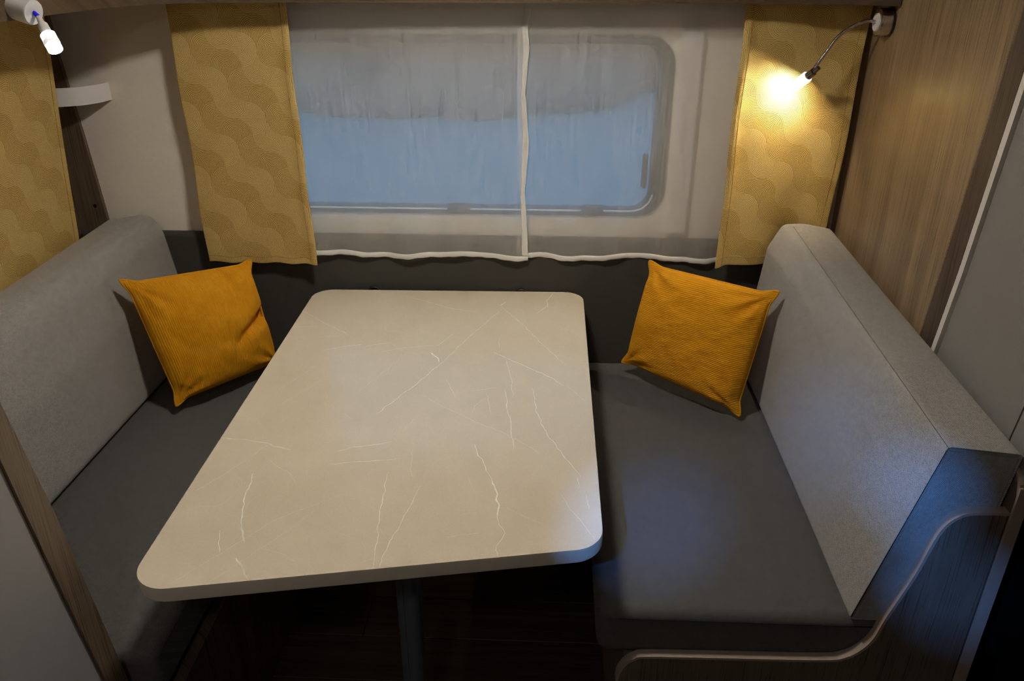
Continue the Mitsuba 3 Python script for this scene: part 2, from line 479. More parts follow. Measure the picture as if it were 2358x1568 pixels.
WOOD_D, WOOD_L = srgb(102, 84, 63), srgb(153, 130, 101)
M = {
    'wall_white': principled(proc(plaster_fn(srgb(235, 227, 216))), 0.6, 0.3),
    'ceiling_white': principled(srgb(205, 200, 192), 0.7, 0.2),
    'aisle_wall': principled(srgb(120, 112, 102), 0.7, 0.2),
    'wood_partition': principled(proc(wood_fn(WOOD_D, WOOD_L, 'z')), 0.34, 0.5),
    'wood_dark': principled(proc(wood_fn(srgb(78, 64, 52), srgb(118, 100, 82), 'z', 0.8)), 0.45, 0.4),
    'wood_front_edge': principled(proc(wood_fn(srgb(58, 48, 40), srgb(90, 76, 64), 'z', 0.8)), 0.45, 0.4),
    'wood_panel': principled(proc(wood_fn(srgb(92, 80, 70), srgb(118, 105, 93), 'z', 1.1)), 0.40, 0.45),
    'wood_shelf': principled(proc(wood_fn(srgb(66, 53, 40), srgb(98, 80, 60), 'x', 1.0)), 0.45, 0.4),
    'wood_edge': principled(srgb(158, 141, 129), 0.42, 0.45),
    'floor_wood': principled(proc(floor_fn), 0.5, 0.35),
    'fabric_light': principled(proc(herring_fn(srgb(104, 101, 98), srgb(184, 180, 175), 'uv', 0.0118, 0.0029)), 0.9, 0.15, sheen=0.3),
    'fabric_light_flat': principled(srgb(146, 142, 137), 0.9, 0.15, sheen=0.3),
    'fabric_end': principled(proc(herring_fn(srgb(100, 98, 96), srgb(172, 169, 165), 'seat', 0.0118, 0.0029)), 0.9, 0.15, sheen=0.3),
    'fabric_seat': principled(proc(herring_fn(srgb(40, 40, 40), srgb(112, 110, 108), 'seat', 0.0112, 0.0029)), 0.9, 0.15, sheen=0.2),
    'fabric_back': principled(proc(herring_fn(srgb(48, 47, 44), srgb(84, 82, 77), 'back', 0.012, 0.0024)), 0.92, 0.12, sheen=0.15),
    'seam_dark': principled(srgb(100, 97, 93), 0.95, 0.1),
    'seam_black': principled(srgb(38, 38, 38), 0.95, 0.1),
    'curtain': bumped(principled(proc(curtain_fn), 0.62, 0.3, sheen=0.4), proc(curtain_h, 4e-4), 0.00035),
    'curtain_thread': principled(srgb(168, 136, 74), 0.8, 0.2),
    'sheer': {'type': 'mask', 'opacity': proc(sheer_fn), 'bsdf': {'type': 'principledthin', 'base_color': rgb(srgb(236, 232, 226)), 'roughness': 0.8, 'diff_trans': 0.8, 'eta': 1.3}},
    'sheer_hem': principled(srgb(224, 222, 217), 0.8, 0.2),
    'stone': principled(proc(stone_fn), 0.22, 0.5),
    'stone_edge': principled(srgb(205, 195, 178), 0.45, 0.4),
    'pile': principled(proc(pile_fn), 0.85, 0.15, sheen=0.9, sheen_tint=0.6),
    'chrome': {'type': 'roughconductor', 'material': 'Cr', 'alpha': 0.08},
    'chrome_dark': {'type': 'twosided', 'bsdf': {'type': 'principled', 'base_color': rgb(srgb(120, 118, 116)), 'metallic': 1.0, 'roughness': 0.25}},
    'blue_neck': principled(srgb(20, 20, 235), 0.35, 0.5),  # blue glare fringe beside the bright head, painted onto the neck
    'aluminium': {'type': 'twosided', 'bsdf': {'type': 'principled', 'base_color': rgb(srgb(122, 130, 142)), 'metallic': 0.6, 'roughness': 0.45}},
    'black_plastic': principled(srgb(26, 25, 25), 0.4, 0.5),
    'dark_rubber': principled(srgb(52, 52, 54), 0.7, 0.3),
    'white_plastic': principled(srgb(226, 222, 220), 0.18, 0.5),
    'grey_laminate': principled(proc(plaster_fn(srgb(146, 143, 142))), 0.55, 0.35),
    'grey_door': principled(proc(plaster_fn(srgb(128, 125, 121))), 0.55, 0.35),
    'pale_trim': principled(srgb(206, 200, 192), 0.45, 0.4),
    'pane': {'type': 'thindielectric', 'int_ior': 1.49},
    'ground': principled(srgb(116, 117, 120), 0.9, 0.1),
    'hedge': principled(srgb(190, 104, 72), 0.95, 0.1),
    'lamp_housing': principled(srgb(220, 220, 220), 0.4, 0.4),
    'lamp_shell': principled(srgb(238, 236, 230), 0.3, 0.5),
}
scene.update({'mat_' + k_: v_ for k_, v_ in M.items()})


def area(rad):
    return {'type': 'area', 'radiance': rgb(rad)}


# ------------------------------------------------------------------ the shell of the caravan
WALL = 2.10
# floor: planks along x, laid on a base
add('floor', bx(-2.0, 2.1, -1.2, 2.14, -0.06, -0.012), 'floor_wood')
label('floor', 'dark wood plank floor under the table', kind='structure')
row = 0
y = 1.49 - 0.137 * 9
k = 0
while y < 2.1:
    off = -1.62 + (row * 0.53) % 1.2
    xs = [-1.5] + [x for x in np.arange(off, 1.5, 1.2) if x > -1.3] + [1.5]
    for xa, xb in zip(xs[:-1], xs[1:]):
        if xb - xa < 0.05:
            continue
        add('floor__plank' + (f'_{k:03d}' if k else ''), bx(xa + 0.0008, xb - 0.0008, y + 0.0008, min(y + 0.137, 2.1) - 0.0008, -0.012, 0.0, 0.0012), 'floor_wood')
        k += 1
    y += 0.137
    row += 1

# back wall with the window opening (x, z)
HOLE = sbox(-0.78 + 0.07, 0.93 + 0.07, 0.307 - 0.07, 1.385 - 0.07).buffer(0.07, quad_segs=10)
add('wall_back', extrude_y(sbox(-1.46, -0.02, 2.1, 2.0).difference(HOLE), WALL, WALL + 0.03), 'wall_white')
label('wall_back', 'off-white back wall around the caravan window', kind='structure')
add('wall_left', bx(-1.46, -1.36, -1.2, WALL + 0.03, -0.02, 2.0), 'wall_white')
label('wall_left', 'front wall of the caravan behind the left curtain', kind='structure')
add('wall_right', bx(2.05, 2.1, -1.2, WALL + 0.03, -0.02, 2.0), 'aisle_wall')
label('wall_right', 'far side wall beyond the grey cabinet', kind='structure')
add('wall_aisle', bx(-1.46, 2.1, -1.25, -1.2, -0.02, 2.0), 'aisle_wall')
label('wall_aisle', 'wall of the aisle opposite the dinette', kind='structure')
add('ceiling', bx(-1.46, 2.1, -1.25, WALL + 0.03, 1.93, 2.0), 'ceiling_white')
label('ceiling', 'pale ceiling of the caravan', kind='structure')

# wooden cover strip in the corner, on the back wall
strip = Polygon([(-1.36, 0.45), (-1.2, 0.45), (-1.2, 0.86), (-1.213, 0.9), (-1.226, 1.12), (-1.242, 1.33), (-1.25, 1.6), (-1.36, 1.6)])
add('trim_1', extrude_y(strip, WALL - 0.012, WALL), 'wood_dark')
label('trim_1', 'slanted wood cover strip in the left corner beside the curtain', kind='structure')
add('trim_1__screw_hole', lathe([(0.0, 0.0), (0.0045, 0.0), (0.005, 0.0012), (0.0, 0.0016)], (-1.238, WALL - 0.012, 0.94), (0, -1, 0), 16), 'black_plastic', 40)
label('trim_1__screw_hole', 'dark screw hole')

# window: rubber frame, pane, bead coloured as its highlight, latches
inner = sbox(-0.735 + 0.05, 0.948 + 0.05, 0.268 - 0.05, 1.365 - 0.05).buffer(0.05, quad_segs=10)
add('window_1__frame', extrude_y(HOLE.difference(inner), 2.094, 2.128), 'dark_rubber')
sceneglass = trimesh.Trimesh(*(lambda p: (np.stack([p[:, 0], np.full(len(p), 2.116), p[:, 1]], 1), np.array([[0, i, i + 1] for i in range(1, len(p) - 1)])))(np.array(inner.exterior.coords)[:-1]), process=False)
scene['window_1__pane'] = mikit.ply(sceneglass, 'mat_pane')
label('window_1', 'wide caravan window with dark frame behind the white sheers', kind='structure')
for i, seg in enumerate(([(-0.72, 0.9445), (-0.268, 0.9445)], [(-0.206, 0.9445), (0.09, 0.9445)], [(0.148, 0.9445), (0.225, 0.9445), (0.25, 0.951), (0.268, 0.969), (0.276, 0.99)])):
    b = LineString(seg).buffer(0.0016, cap_style='flat')
    add('window_1__bead' + (f'_{i:03d}' if i else ''), extrude_y(b, 2.089, 2.0945), 'white_plastic')
    label('window_1__bead' + (f'_{i:03d}' if i else ''), 'thin pale bead along the lower frame')
for i, x in enumerate((-0.237, 0.119)):
    key = 'window_1__latch' + (f'_{i:03d}' if i else '')
    add(key, bx(x - 0.028, x + 0.028, 2.082, 2.0945, 0.945, 0.962, 0.003), 'dark_rubber')
    label(key, 'dark latch on the lower frame')
add('window_1__handle', bx(0.243, 0.257, 2.078, 2.094, 1.01, 1.10, 0.004), 'dark_rubber')
label('window_1__handle', 'dark upright handle at the right of the frame')
add('window_1__blind_rail', bx(0.318, 0.372, 2.082, WALL, 0.885, 1.40, 0.004), 'white_plastic')
label('window_1__blind_rail', 'white upright blind rail beside the window')

# outside: pale ground and a dark hedge
add('ground', bx(-40, 40, WALL + 0.35, 60, -0.5, -0.4), 'ground')
label('ground', 'pale ground outside the window', kind='structure')
hx = np.linspace(-14, 14, 141)
prof = 10.6 + 0.5 * np.sin(hx * 1.1 + 0.6) + 0.8 * (meshkit.noise(np.stack([hx * 0.7, hx * 0, hx * 0], 1), 3) - 0.5) + np.where(hx > 0.6, 1.5 * (hx - 0.6), 0)
prof = np.minimum(prof, 16)
G = []
for q in np.linspace(0, 1, 22):
    zz = -0.4 + 2.4 * math.sin(min(q * 1.5, 1) * math.pi / 2) if q < 0.67 else 2.0
    yy = prof - 0.25 * math.sin(math.pi * min(q * 1.5, 1)) + (0 if q < 0.67 else (q - 0.67) * 4)
    G.append(np.stack([hx, yy, np.full_like(hx, zz)], 1))
G = np.array(G)
G = G + np.array([0.5, 1.9, 0.5]) * (np.stack([meshkit.fbm(G * np.array([1.3, 0.6, 1.6]), 4, s) for s in (1, 2, 3)], -1) - 0.5)
hm, _ = sheet(G, 0.25)
add('hedge', hm, 'hedge', 60)
label('hedge', 'dark brown hedge outside, dimly seen through the sheer curtain', 'hedge')

# ------------------------------------------------------------------ partition and cabinets on the right
part = Polygon([(WALL, 0.0), (WALL, 1.93), (1.395, 1.93), (1.435, 1.46), (1.48, 1.03), (1.52, 0.70), (1.52, 0.0)])
add('wood_partition__panel', extrude_x(part, 0.757, 0.785), 'wood_partition')
edge = Polygon([(1.44, 1.46), (1.396, 1.93), (1.335, 1.93), (1.383, 1.41), (1.420, 1.05), (1.448, 0.86), (1.47, 0.62), (1.53, 0.62), (1.485, 1.03)])
add('wood_partition__edge_board', extrude_x(edge, 0.757, 0.79), 'wood_front_edge')
label('wood_partition', 'tall brown wood partition wall at the right, carrying the gooseneck lamp', 'partition')
label('wood_partition__edge_board', 'darker front edge board')
# grey cabinet beyond the partition edge
trim = Polygon([(1.334, 1.93), (1.318, 1.93), (1.366, 1.41), (1.404, 1.05), (1.433, 0.86), (1.447, 0.86), (1.419, 1.05), (1.382, 1.41)])
add('grey_cabinet__trim', extrude_x(trim, 0.757, 0.80), 'pale_trim')
label('grey_cabinet__trim', 'pale edge strip')
d0 = Polygon([(1.317, 1.93), (1.04, 1.93), (1.079, 1.41), (1.123, 1.05), (1.148, 0.865), (1.150, 0.83), (1.436, 0.83), (1.432, 0.865), (1.403, 1.05), (1.365, 1.41)])
d1 = Polygon([(1.036, 1.93), (0.74, 1.93), (0.79, 1.41), (0.83, 1.05), (0.86, 0.83), (1.146, 0.83), (1.144, 0.865), (1.119, 1.05), (1.075, 1.41)])
add('grey_cabinet__door', extrude_x(d0, 0.765, 0.785), 'grey_door')
add('grey_cabinet__door_001', extrude_x(d1, 0.765, 0.785), 'grey_door')
add('grey_cabinet__carcass', bx(0.786, 1.3, 0.80, 1.40, 0.84, 1.92), 'grey_door')
label('grey_cabinet', 'plain grey cabinet front at the right edge, beside the wood partition', 'cabinet')
add('low_cabinet__body', bx(1.0, 1.5, 0.9, 2.08, 0.0, 0.80, 0.004), 'black_plastic')
add('low_cabinet__plinth', bx(0.96, 1.0, 0.9, 2.08, 0.0, 0.09, 0.003), 'black_plastic')
label('low_cabinet', 'black low unit in the shade behind the right bench', 'cabinet')

# ------------------------------------------------------------------ tall unit at the left, close to the camera
edge = Polygon([(0.79, 1.62), (0.831, 0.992), (0.860, 0.75), (0.891, 0.521), (0.905, 0.40), (0.93, 0.0), (0.98, 0.0), (0.952, 0.40), (0.941, 0.463), (0.918, 0.66), (0.895, 0.859), (0.862, 1.059), (0.822, 1.62)])
add('wardrobe__edge_board', extrude_x(edge, -0.73, -0.698), 'wood_dark')
side = Polygon([(0.10, 0.0), (0.929, 0.0), (0.904, 0.40), (0.890, 0.521), (0.859, 0.75), (0.830, 0.992), (0.789, 1.62), (0.10, 1.62)])
add('wardrobe__side_panel', extrude_x(side, -0.725, -0.702), 'grey_laminate')
add('wardrobe__carcass', bx(-1.34, -0.727, 0.10, 0.78, 0.0, 1.62), 'grey_laminate')
label('wardrobe', 'grey panel with wood edge at the lower left, nearest the camera', 'wardrobe')
label('wardrobe__edge_board', 'rounded wood edge')

# ------------------------------------------------------------------ overhead shelf along the top
front = spline([(-1.00, 0.95), (-0.985, 1.25), (-0.975, 1.50), (-0.965, 1.66), (-0.945, 1.80), (-0.905, 1.885), (-0.85, 1.93), (-0.74, 1.96), (-0.50, 1.975), (-0.07, 1.985), (0.42, 1.985), (0.62, 1.965), (0.757, 1.93)], 90)
board = Polygon(list(map(tuple, front)) + [(0.757, WALL), (-1.36, WALL), (-1.36, 0.95)])
add('overhead_shelf__board', extrude_z(board, 1.4665, 1.4865), 'wood_shelf')
lip = LineString(front).buffer(0.009, cap_style='flat', single_sided=False)
add('overhead_shelf__lip', extrude_z(lip.intersection(board.buffer(0.02)), 1.4650, 1.56), 'wood_shelf', 30)
label('overhead_shelf', 'wood overhead shelf with a rounded front running along the top', 'shelf')

# ------------------------------------------------------------------ table
L, R_, BK = -0.636, 0.103, 2.055
top = Polygon([(L - 0.004, BK - 0.005), (R_, BK + 0.008), (R_, 1.018), (L + 0.008, 0.884)])
rr = 0.055
top = top.buffer(-rr).buffer(rr, quad_segs=16)
TZ, TH = 0.72, 0.028
add('dinette_table__tabletop', extrude_z(top.buffer(-0.0008), TZ - 0.003, TZ), 'stone')
ring = np.array(top.exterior.coords)[:-1]
prof = [(0.0022, TZ - 0.0006), (0.0008, TZ - 0.0012), (0.0, TZ - 0.0035), (0.0, TZ - TH + 0.004), (0.0015, TZ - TH + 0.001), (0.004, TZ - TH)]
rings = []
for inset, z in prof:
    g, _ = resample(np.array(top.buffer(-inset).exterior.coords)[:-1], 400)
    k0 = int(np.argmin(g[:, 0] + g[:, 1]))
    g = np.roll(g, -k0, 0)
    rings.append(np.column_stack([g, np.full(400, z)]))
V = np.vstack(rings)
F = []
for i in range(len(prof) - 1):
    for j in range(400):
        a, b, c, d = i * 400 + j, i * 400 + (j + 1) % 400, (i + 1) * 400 + (j + 1) % 400, (i + 1) * 400 + j
        F += [[a, c, b], [a, d, c]]
V = np.vstack([V, [[top.centroid.x, top.centroid.y, TZ - 0.004], [top.centroid.x, top.centroid.y, TZ - TH]]])
for j in range(400):
    F.append([len(V) - 2, j, (j + 1) % 400])
    F.append([len(V) - 1, 5 * 400 + (j + 1) % 400, 5 * 400 + j])
em = trimesh.Trimesh(V, np.array(F), process=False)
if em.volume < 0:
    em.invert()
add('dinette_table__edge_band', em, 'stone_edge', 40)
label('dinette_table__edge_band', 'rounded grey-beige edge band')
leg = sbox(-0.268, 1.188, -0.252, 1.212).buffer(0.014, quad_segs=8)
leg = leg.difference(sbox(-0.266, 1.170, -0.262, 1.1765))
add('dinette_table__leg', extrude_z(leg, 0.012, TZ - TH - 0.008), 'aluminium', 35)
add('dinette_table__leg_mount', bx(-0.31, -0.21, 1.15, 1.25, TZ - TH - 0.012, TZ - TH, 0.003), 'black_plastic')
add('dinette_table__leg_foot', extrude_z(leg.buffer(0.006), 0.0, 0.014), 'black_plastic')
for i, x in enumerate((-0.479, -0.068)):
    key = 'dinette_table__wall_hook' + (f'_{i:03d}' if i else '')
    pts = [(x + 0.018 * math.cos(a), 2.063, 0.698 + 0.026 * math.sin(a)) for a in np.linspace(0, math.pi, 17)]
    add(key, tube(pts, 0.004, 10), 'black_plastic', True)
    label(key, 'black hook of the wall rail')
label('dinette_table', 'dinette table with a beige veined stone-look top and rounded corners', 'table')

# ------------------------------------------------------------------ benches
def bench_right():
    b = 'bench'
    outline = [(0.148, 0.0), (0.148, 0.35), (0.151, 0.372), (0.163, 0.396), (0.178, 0.408), (0.2, 0.414), (0.32, 0.417), (0.511, 0.421), (0.557, 0.43), (0.584, 0.454), (0.599, 0.483), (0.609, 0.527), (0.637, 0.629), (0.652, 0.703), (0.662, 0.734), (0.676, 0.752), (0.695, 0.762), (0.725, 0.764), (0.757, 0.764), (0.757, 0.0)]
    poly = Polygon(outline)
    add(b + '__end_panel', extrude_y(poly.buffer(-0.002), 1.077, 1.092), 'wood_panel')
    top_line = LineString(spline(outline[1:19], 220))
    band = top_line.buffer(0.0026, cap_style='flat')
    add(b + '__edge_band', extrude_y(band, 1.0755, 1.0935), 'wood_edge', 30)
    label(b + '__edge_band', 'pale worn edge band along the curved panel')
    back = sbox(1.074, 0.0, 1.32, 0.838).buffer(-0.035).buffer(0.035, quad_segs=12).union(sbox(1.074, 0.0, 1.32, 0.4)).union(sbox(1.2, 0.0, 1.32, 0.838))
    add(b + '__back_board', extrude_x(back, 0.759, 0.776), 'wood_panel', 30)
    nose = LineString(spline([(1.22, 0.838), (1.15, 0.838), (1.11, 0.837), (1.087, 0.828), (1.076, 0.805), (1.074, 0.78), (1.074, 0.40), (1.074, 0.02)], 160)).buffer(0.0026, cap_style='flat')
    add(b + '__board_edge', extrude_x(nose, 0.7575, 0.7775), 'wood_edge', 30)
    label(b + '__board_edge', 'pale edge band of the upright back board')
    add(b + '__seat_box', bx(0.16, 0.75, 1.10, 2.09, 0.0, 0.395), 'wood_panel')
    label(b, 'right-hand bench base with a curved wood end panel', 'bench')


bench_right()
add('bench_001__seat_box', bx(-1.30, -0.64, 0.99, 2.09, 0.0, 0.395, 0.004), 'wood_front_edge')
add('bench_001__back_board', bx(-1.325, -1.31, 0.95, 2.09, 0.0, 0.80, 0.003), 'wood_panel')
label('bench_001', 'left-hand bench base in the dark below the table', 'bench')

# seat cushions
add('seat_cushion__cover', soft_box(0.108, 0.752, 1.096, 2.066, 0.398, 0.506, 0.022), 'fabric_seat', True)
seam = [(0.14, 1.0975, 0.487)] + [(x, 1.0955, 0.4885) for x in np.linspace(0.16, 0.70, 30)] + [(0.73, 1.0975, 0.487)]
add('seat_cushion__seam', tube(seam, 0.0010, 8), 'seam_black', True)
label('seat_cushion', 'dark grey herringbone seat cushion on the right bench', 'seat cushion')
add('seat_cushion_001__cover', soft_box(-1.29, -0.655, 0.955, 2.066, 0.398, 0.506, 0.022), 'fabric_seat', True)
label('seat_cushion_001', 'dark grey herringbone seat cushion on the left bench', 'seat cushion')
seam = [(-0.657, y_, 0.4885) for y_ in np.linspace(0.98, 2.04, 40)]
add('seat_cushion_001__seam', tube(seam, 0.0016, 8), 'seam_black', True)

# backrests
def section(pts, r, start, n=150):
    return round_section(pts, r, n, start)


near = section([(0.553, 0.507), (0.640, 0.880), (0.760, 0.868), (0.750, 0.767), (0.715, 0.507)], 0.006, (0.715, 0.507))
far = section([(0.553, 0.507), (0.560, 0.72), (0.576, 0.875), (0.606, 0.938), (0.66, 0.940), (0.735, 0.926), (0.748, 0.86), (0.72, 0.507)], 0.02, (0.72, 0.507))
m, uv, rowsV = loft(near, far, 1.094, 2.020, 70, 0.005)
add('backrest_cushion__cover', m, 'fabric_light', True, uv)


def seam_along(rows, target0, target1, off=0.0):
    """A line along the loft through the ring index nearest to target0."""
    i0 = int(np.argmin(np.linalg.norm(rows[6][:, [0, 2]] - np.asarray(target0), axis=1)))
    i1 = int(np.argmin(np.linalg.norm(rows[-6][:, [0, 2]] - np.asarray(target1), axis=1)))
    n = len(rows)
    out = []
    for q in range(1, n - 5):
        g = i0 + (i1 - i0) * q / (n - 1)
        k0 = int(math.floor(g))
        ring = rows[q]
        out.append(ring[k0] * (1 - g + k0) + ring[(k0 + 1) % len(ring)] * (g - k0))
    return out


add('backrest_cushion__top_seam', tube(np.array(seam_along(rowsV, (0.642, 0.876), (0.63, 0.940))), 0.0007, 6), 'seam_dark', True)
face = [(0.5575, 1.0955, 0.512)] + [(0.556 + (0.639 - 0.556) * q, 1.0948, 0.511 + (0.872 - 0.511) * q) for q in np.linspace(0.02, 1, 30)]
add('backrest_cushion__end_seam', tube(face, 0.0010, 6), 'seam_black', True)
endp = Polygon([(0.562, 0.512), (0.643, 0.872), (0.752, 0.861), (0.744, 0.767), (0.710, 0.512)])
add('backrest_cushion__end_face', extrude_y(endp, 1.0925, 1.0955), 'fabric_end')
label('backrest_cushion', 'light grey herringbone backrest cushion leaning on the wood partition', 'backrest')

near = section([(-1.040, 0.507), (-1.075, 0.72), (-1.130, 0.865), (-1.165, 0.895), (-1.222, 0.900), (-1.232, 0.82), (-1.21, 0.507)], 0.03, (-1.21, 0.507))
far = section([(-1.030, 0.507), (-1.035, 0.746), (-1.052, 0.875), (-1.075, 0.918), (-1.11, 0.922), (-1.20, 0.908), (-1.230, 0.86), (-1.21, 0.507)], 0.02, (-1.21, 0.507))
m, uv, _ = loft(near, far, 0.94, 2.068, 70, 0.02)
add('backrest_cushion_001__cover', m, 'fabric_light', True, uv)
label('backrest_cushion_001', 'light grey backrest cushion with a rounded top at the left', 'backrest')

# dark upholstered panel below the window
add('back_panel__cover', soft_box(-1.29, 0.756, 2.069, 2.099, 0.40, 0.872, 0.010, 2), 'fabric_back', True)
label('back_panel', 'dark grey upholstered panel on the wall below the window', 'upholstered panel')

# ------------------------------------------------------------------ scatter cushions
def pillow(key, BL, BR, TL, TR, thick, ribs, along, seed, crease=None):
    BL, BR, TL, TR = (np.asarray(p, float) for p in (BL, BR, TL, TR))
    ns, nt = (130, 640) if along == 'across' else (640, 130)
    S, Tt = np.meshgrid(np.linspace(-1, 1, ns), np.linspace(-1, 1, nt), indexing='ij')

    def inward(q):
        # the edges run straight between the corners, which stick out as flat ears
        e = np.clip((1 - np.abs(q)) / 0.26, 0, 1)
        return e * e * (3 - 2 * e)
    Si = S * (1 - 0.068 * inward(Tt) * np.abs(S))
    Ti = Tt * (1 - 0.068 * inward(S) * np.abs(Tt))
    a, b = (Si + 1) / 2, (Ti + 1) / 2
    P = (BL[None, None] * ((1 - a) * (1 - b))[..., None] + BR * (a * (1 - b))[..., None] + TL * ((1 - a) * b)[..., None] + TR * (a * b)[..., None])
    U = (BR + TR - BL - TL) / 2
    W = (TL + TR - BL - BR) / 2
    N = np.cross(U, W)
    N /= np.linalg.norm(N)
    if N[1] > 0:
        N = -N
    edge = np.clip((1 - S ** 2), 0, 1) * np.clip((1 - Tt ** 2), 0, 1)
    corner = np.clip((np.abs(S) * np.abs(Tt) - 0.62) / 0.38, 0, 1)
    h = thick / 2 * edge ** 0.42 * (1 - 0.75 * corner)
    q = np.stack([S * 2.2, Tt * 2.2, np.full_like(S, seed)], -1)
    wr = (meshkit.fbm(q, 4, seed) - 0.5) * 0.022 * edge ** 0.3
    # folds that run out of the corners
    for cs in (-1, 1):
        for ct in (-1, 1):
            r = np.hypot(S - cs, Tt - ct)
            ang = np.arctan2((Tt - ct) * -ct, (S - cs) * -cs)
            wr += 0.005 * np.sin(ang * 11 + seed + cs * 2 + ct) * np.exp(-((r - 0.42) / 0.25) ** 2) * edge ** 0.2
    if crease is not None:
        for (s0, t0, s1, t1, depth, w) in crease:
            ex, ey = s1 - s0, t1 - t0
            tt = np.clip(((S - s0) * ex + (Tt - t0) * ey) / (ex * ex + ey * ey), 0, 1)
            d = np.hypot(S - s0 - ex * tt, Tt - t0 - ey * tt)
            wr -= depth * np.exp(-(d / w) ** 2) * (1 - 0.8 * tt)
    size = (np.linalg.norm(U) + np.linalg.norm(W)) / 2
    c = (b if along == 'across' else a) * size
    rib = 0.0013 * np.abs(np.sin(np.pi * c / ribs)) ** 0.9
    A = P + N * (h + wr * np.clip(h / (thick * 0.2), 0, 1) + rib)[..., None]
    Bk = P - N * (h * 0.35)[..., None]
    # flange: the corners stay flat, with a sewn edge
    n = ns * nt
    idx = np.arange(n).reshape(ns, nt)
    i0, i1, i2, i3 = idx[:-1, :-1].ravel(), idx[1:, :-1].ravel(), idx[1:, 1:].ravel(), idx[:-1, 1:].ravel()
    f1 = np.vstack([np.stack([i0, i1, i2], 1), np.stack([i0, i2, i3], 1)])
    rim = np.concatenate([idx[:, 0], idx[-1, 1:], idx[::-1, -1][1:], idx[0, ::-1][1:-1]])
    r2 = np.roll(rim, -1)
    f3 = np.vstack([np.stack([rim, rim + n, r2], 1), np.stack([r2, rim + n, r2 + n], 1)])
    mesh = trimesh.Trimesh(np.vstack([A.reshape(-1, 3), Bk.reshape(-1, 3)]), np.vstack([f1, f1[:, ::-1] + n, f3]), process=False)
    if mesh.volume < 0:
        mesh.invert()
    add(key + '__cover', mesh, 'pile', True)
    line, _ = resample(P.reshape(-1, 3)[rim], 400)
    line = np.vstack([line, line[:1]])
    add(key + '__piping', tube(line, 0.0028, 8, False), 'pile', True)
    label(key + '__piping', 'sewn edge of the same corduroy')


pillow('scatter_cushion', (-0.930, 1.715, 0.535), (-0.735, 1.955, 0.535), (-1.030, 1.765, 0.857), (-0.795, 2.005, 0.822), 0.135, 0.0046, 'along', 3,
       crease=[(1.05, 0.05, 0.25, -0.30, 0.050, 0.10), (0.35, 1.0, 0.5, 0.55, 0.020, 0.10), (-0.95, -0.95, -0.55, -0.6, 0.012, 0.12)])
label('scatter_cushion', 'mustard corduroy cushion with fine upright ribs, leaning at the left', 'cushion')
pillow('scatter_cushion_001', (0.215, 1.985, 0.545), (0.493, 1.752, 0.522), (0.273, 2.02, 0.832), (0.560, 1.816, 0.836), 0.125, 0.0048, 'across', 11,
       crease=[(-0.8, 0.9, -0.5, 0.55, 0.012, 0.12), (0.95, 0.9, 0.62, 0.55, 0.014, 0.12)])
label('scatter_cushion_001', 'mustard cushion with wide level corduroy ribs, leaning at the right', 'cushion')

# ------------------------------------------------------------------ curtains
def cloth(key, corners, nu, nv, bsdf, wave, th, uv0=(0, 0), part='__cloth'):
    """corners: top left, top right, bottom left, bottom right; wave(s, t) gives (dx, dy, dz) with t = 0 at the top."""
    TL, TR, BL, BR = (np.asarray(c, float) for c in corners)
    s, t = np.meshgrid(np.linspace(0, 1, nu), np.linspace(0, 1, nv), indexing='ij')
    P = TL * ((1 - s) * (1 - t))[..., None] + TR * (s * (1 - t))[..., None] + BL * ((1 - s) * t)[..., None] + BR * (s * t)[..., None]
    P = P + np.stack(wave(s, t), -1)
    w, h = np.linalg.norm(TR - TL), np.linalg.norm(BL - TL)
    uv = np.stack([uv0[0] + s * w, uv0[1] - t * h], -1)
    m, u = sheet(P, th, uv)
    add(key + part, m, bsdf, True, u)
    return P


def ribbon(key, P, th, bsdf, off):
    """A strip laid on the cloth: the grid points P moved off its front by off."""
    du, dv = np.gradient(P, axis=0), np.gradient(P, axis=1)
    n = np.cross(du, dv)
    n /= np.linalg.norm(n, axis=2, keepdims=True)
    if n[..., 1].mean() > 0:
        n = -n
    m, _ = sheet(P + n * off, th)
    add(key, m, bsdf, True)


def stitched(key, P, side, w, label_text):
    """A row of stitches along one side of a curtain, w as a share of its width or drop."""
    n, m_ = P.shape[:2]
    if side == 'bottom':
        j = int(round((m_ - 1) * (1 - w)))
        line = P[:, j]
    else:
        i = int(round((n - 1) * ((1 - w) if side == 'right' else w)))
        line = P[i, :]
    off = np.array([0, -0.0013, 0]) if abs(P[-1, 0, 0] - P[0, 0, 0]) > 0.1 else np.array([0.0013, 0, 0])
    add(key, tube(line + off, 0.0005, 5), 'curtain_thread', True)
    label(key, label_text)


def wave_a(s, t):
    dy = -0.004 * np.sin(s * 7 + 1) * t - 0.006 * np.exp(-((s - 0.97) / 0.05) ** 2) - 0.003 * np.sin(t * 9 + s * 4)
    dz = -0.004 * np.sin(s * math.pi) * t + 0.002 * np.sin(s * 23) * t ** 8
    return (0.002 * np.sin(t * 14 + s), dy, dz)


P = cloth('curtain', [(-0.922, 2.045, 1.466), (-0.632, 2.045, 1.466), (-0.921, 2.035, 0.806), (-0.622, 2.035, 0.803)], 70, 120, 'curtain', wave_a, 0.0016, (-0.922 + 0.7991, 1.466 - 1.1906))
stitched('curtain__side_hem', P, 'right', 0.06, 'stitched side hem')
stitched('curtain__bottom_hem', P, 'bottom', 0.025, 'stitched bottom hem')
label('curtain', 'gold curtain with arch pattern hanging left of the window sheers', 'curtain')


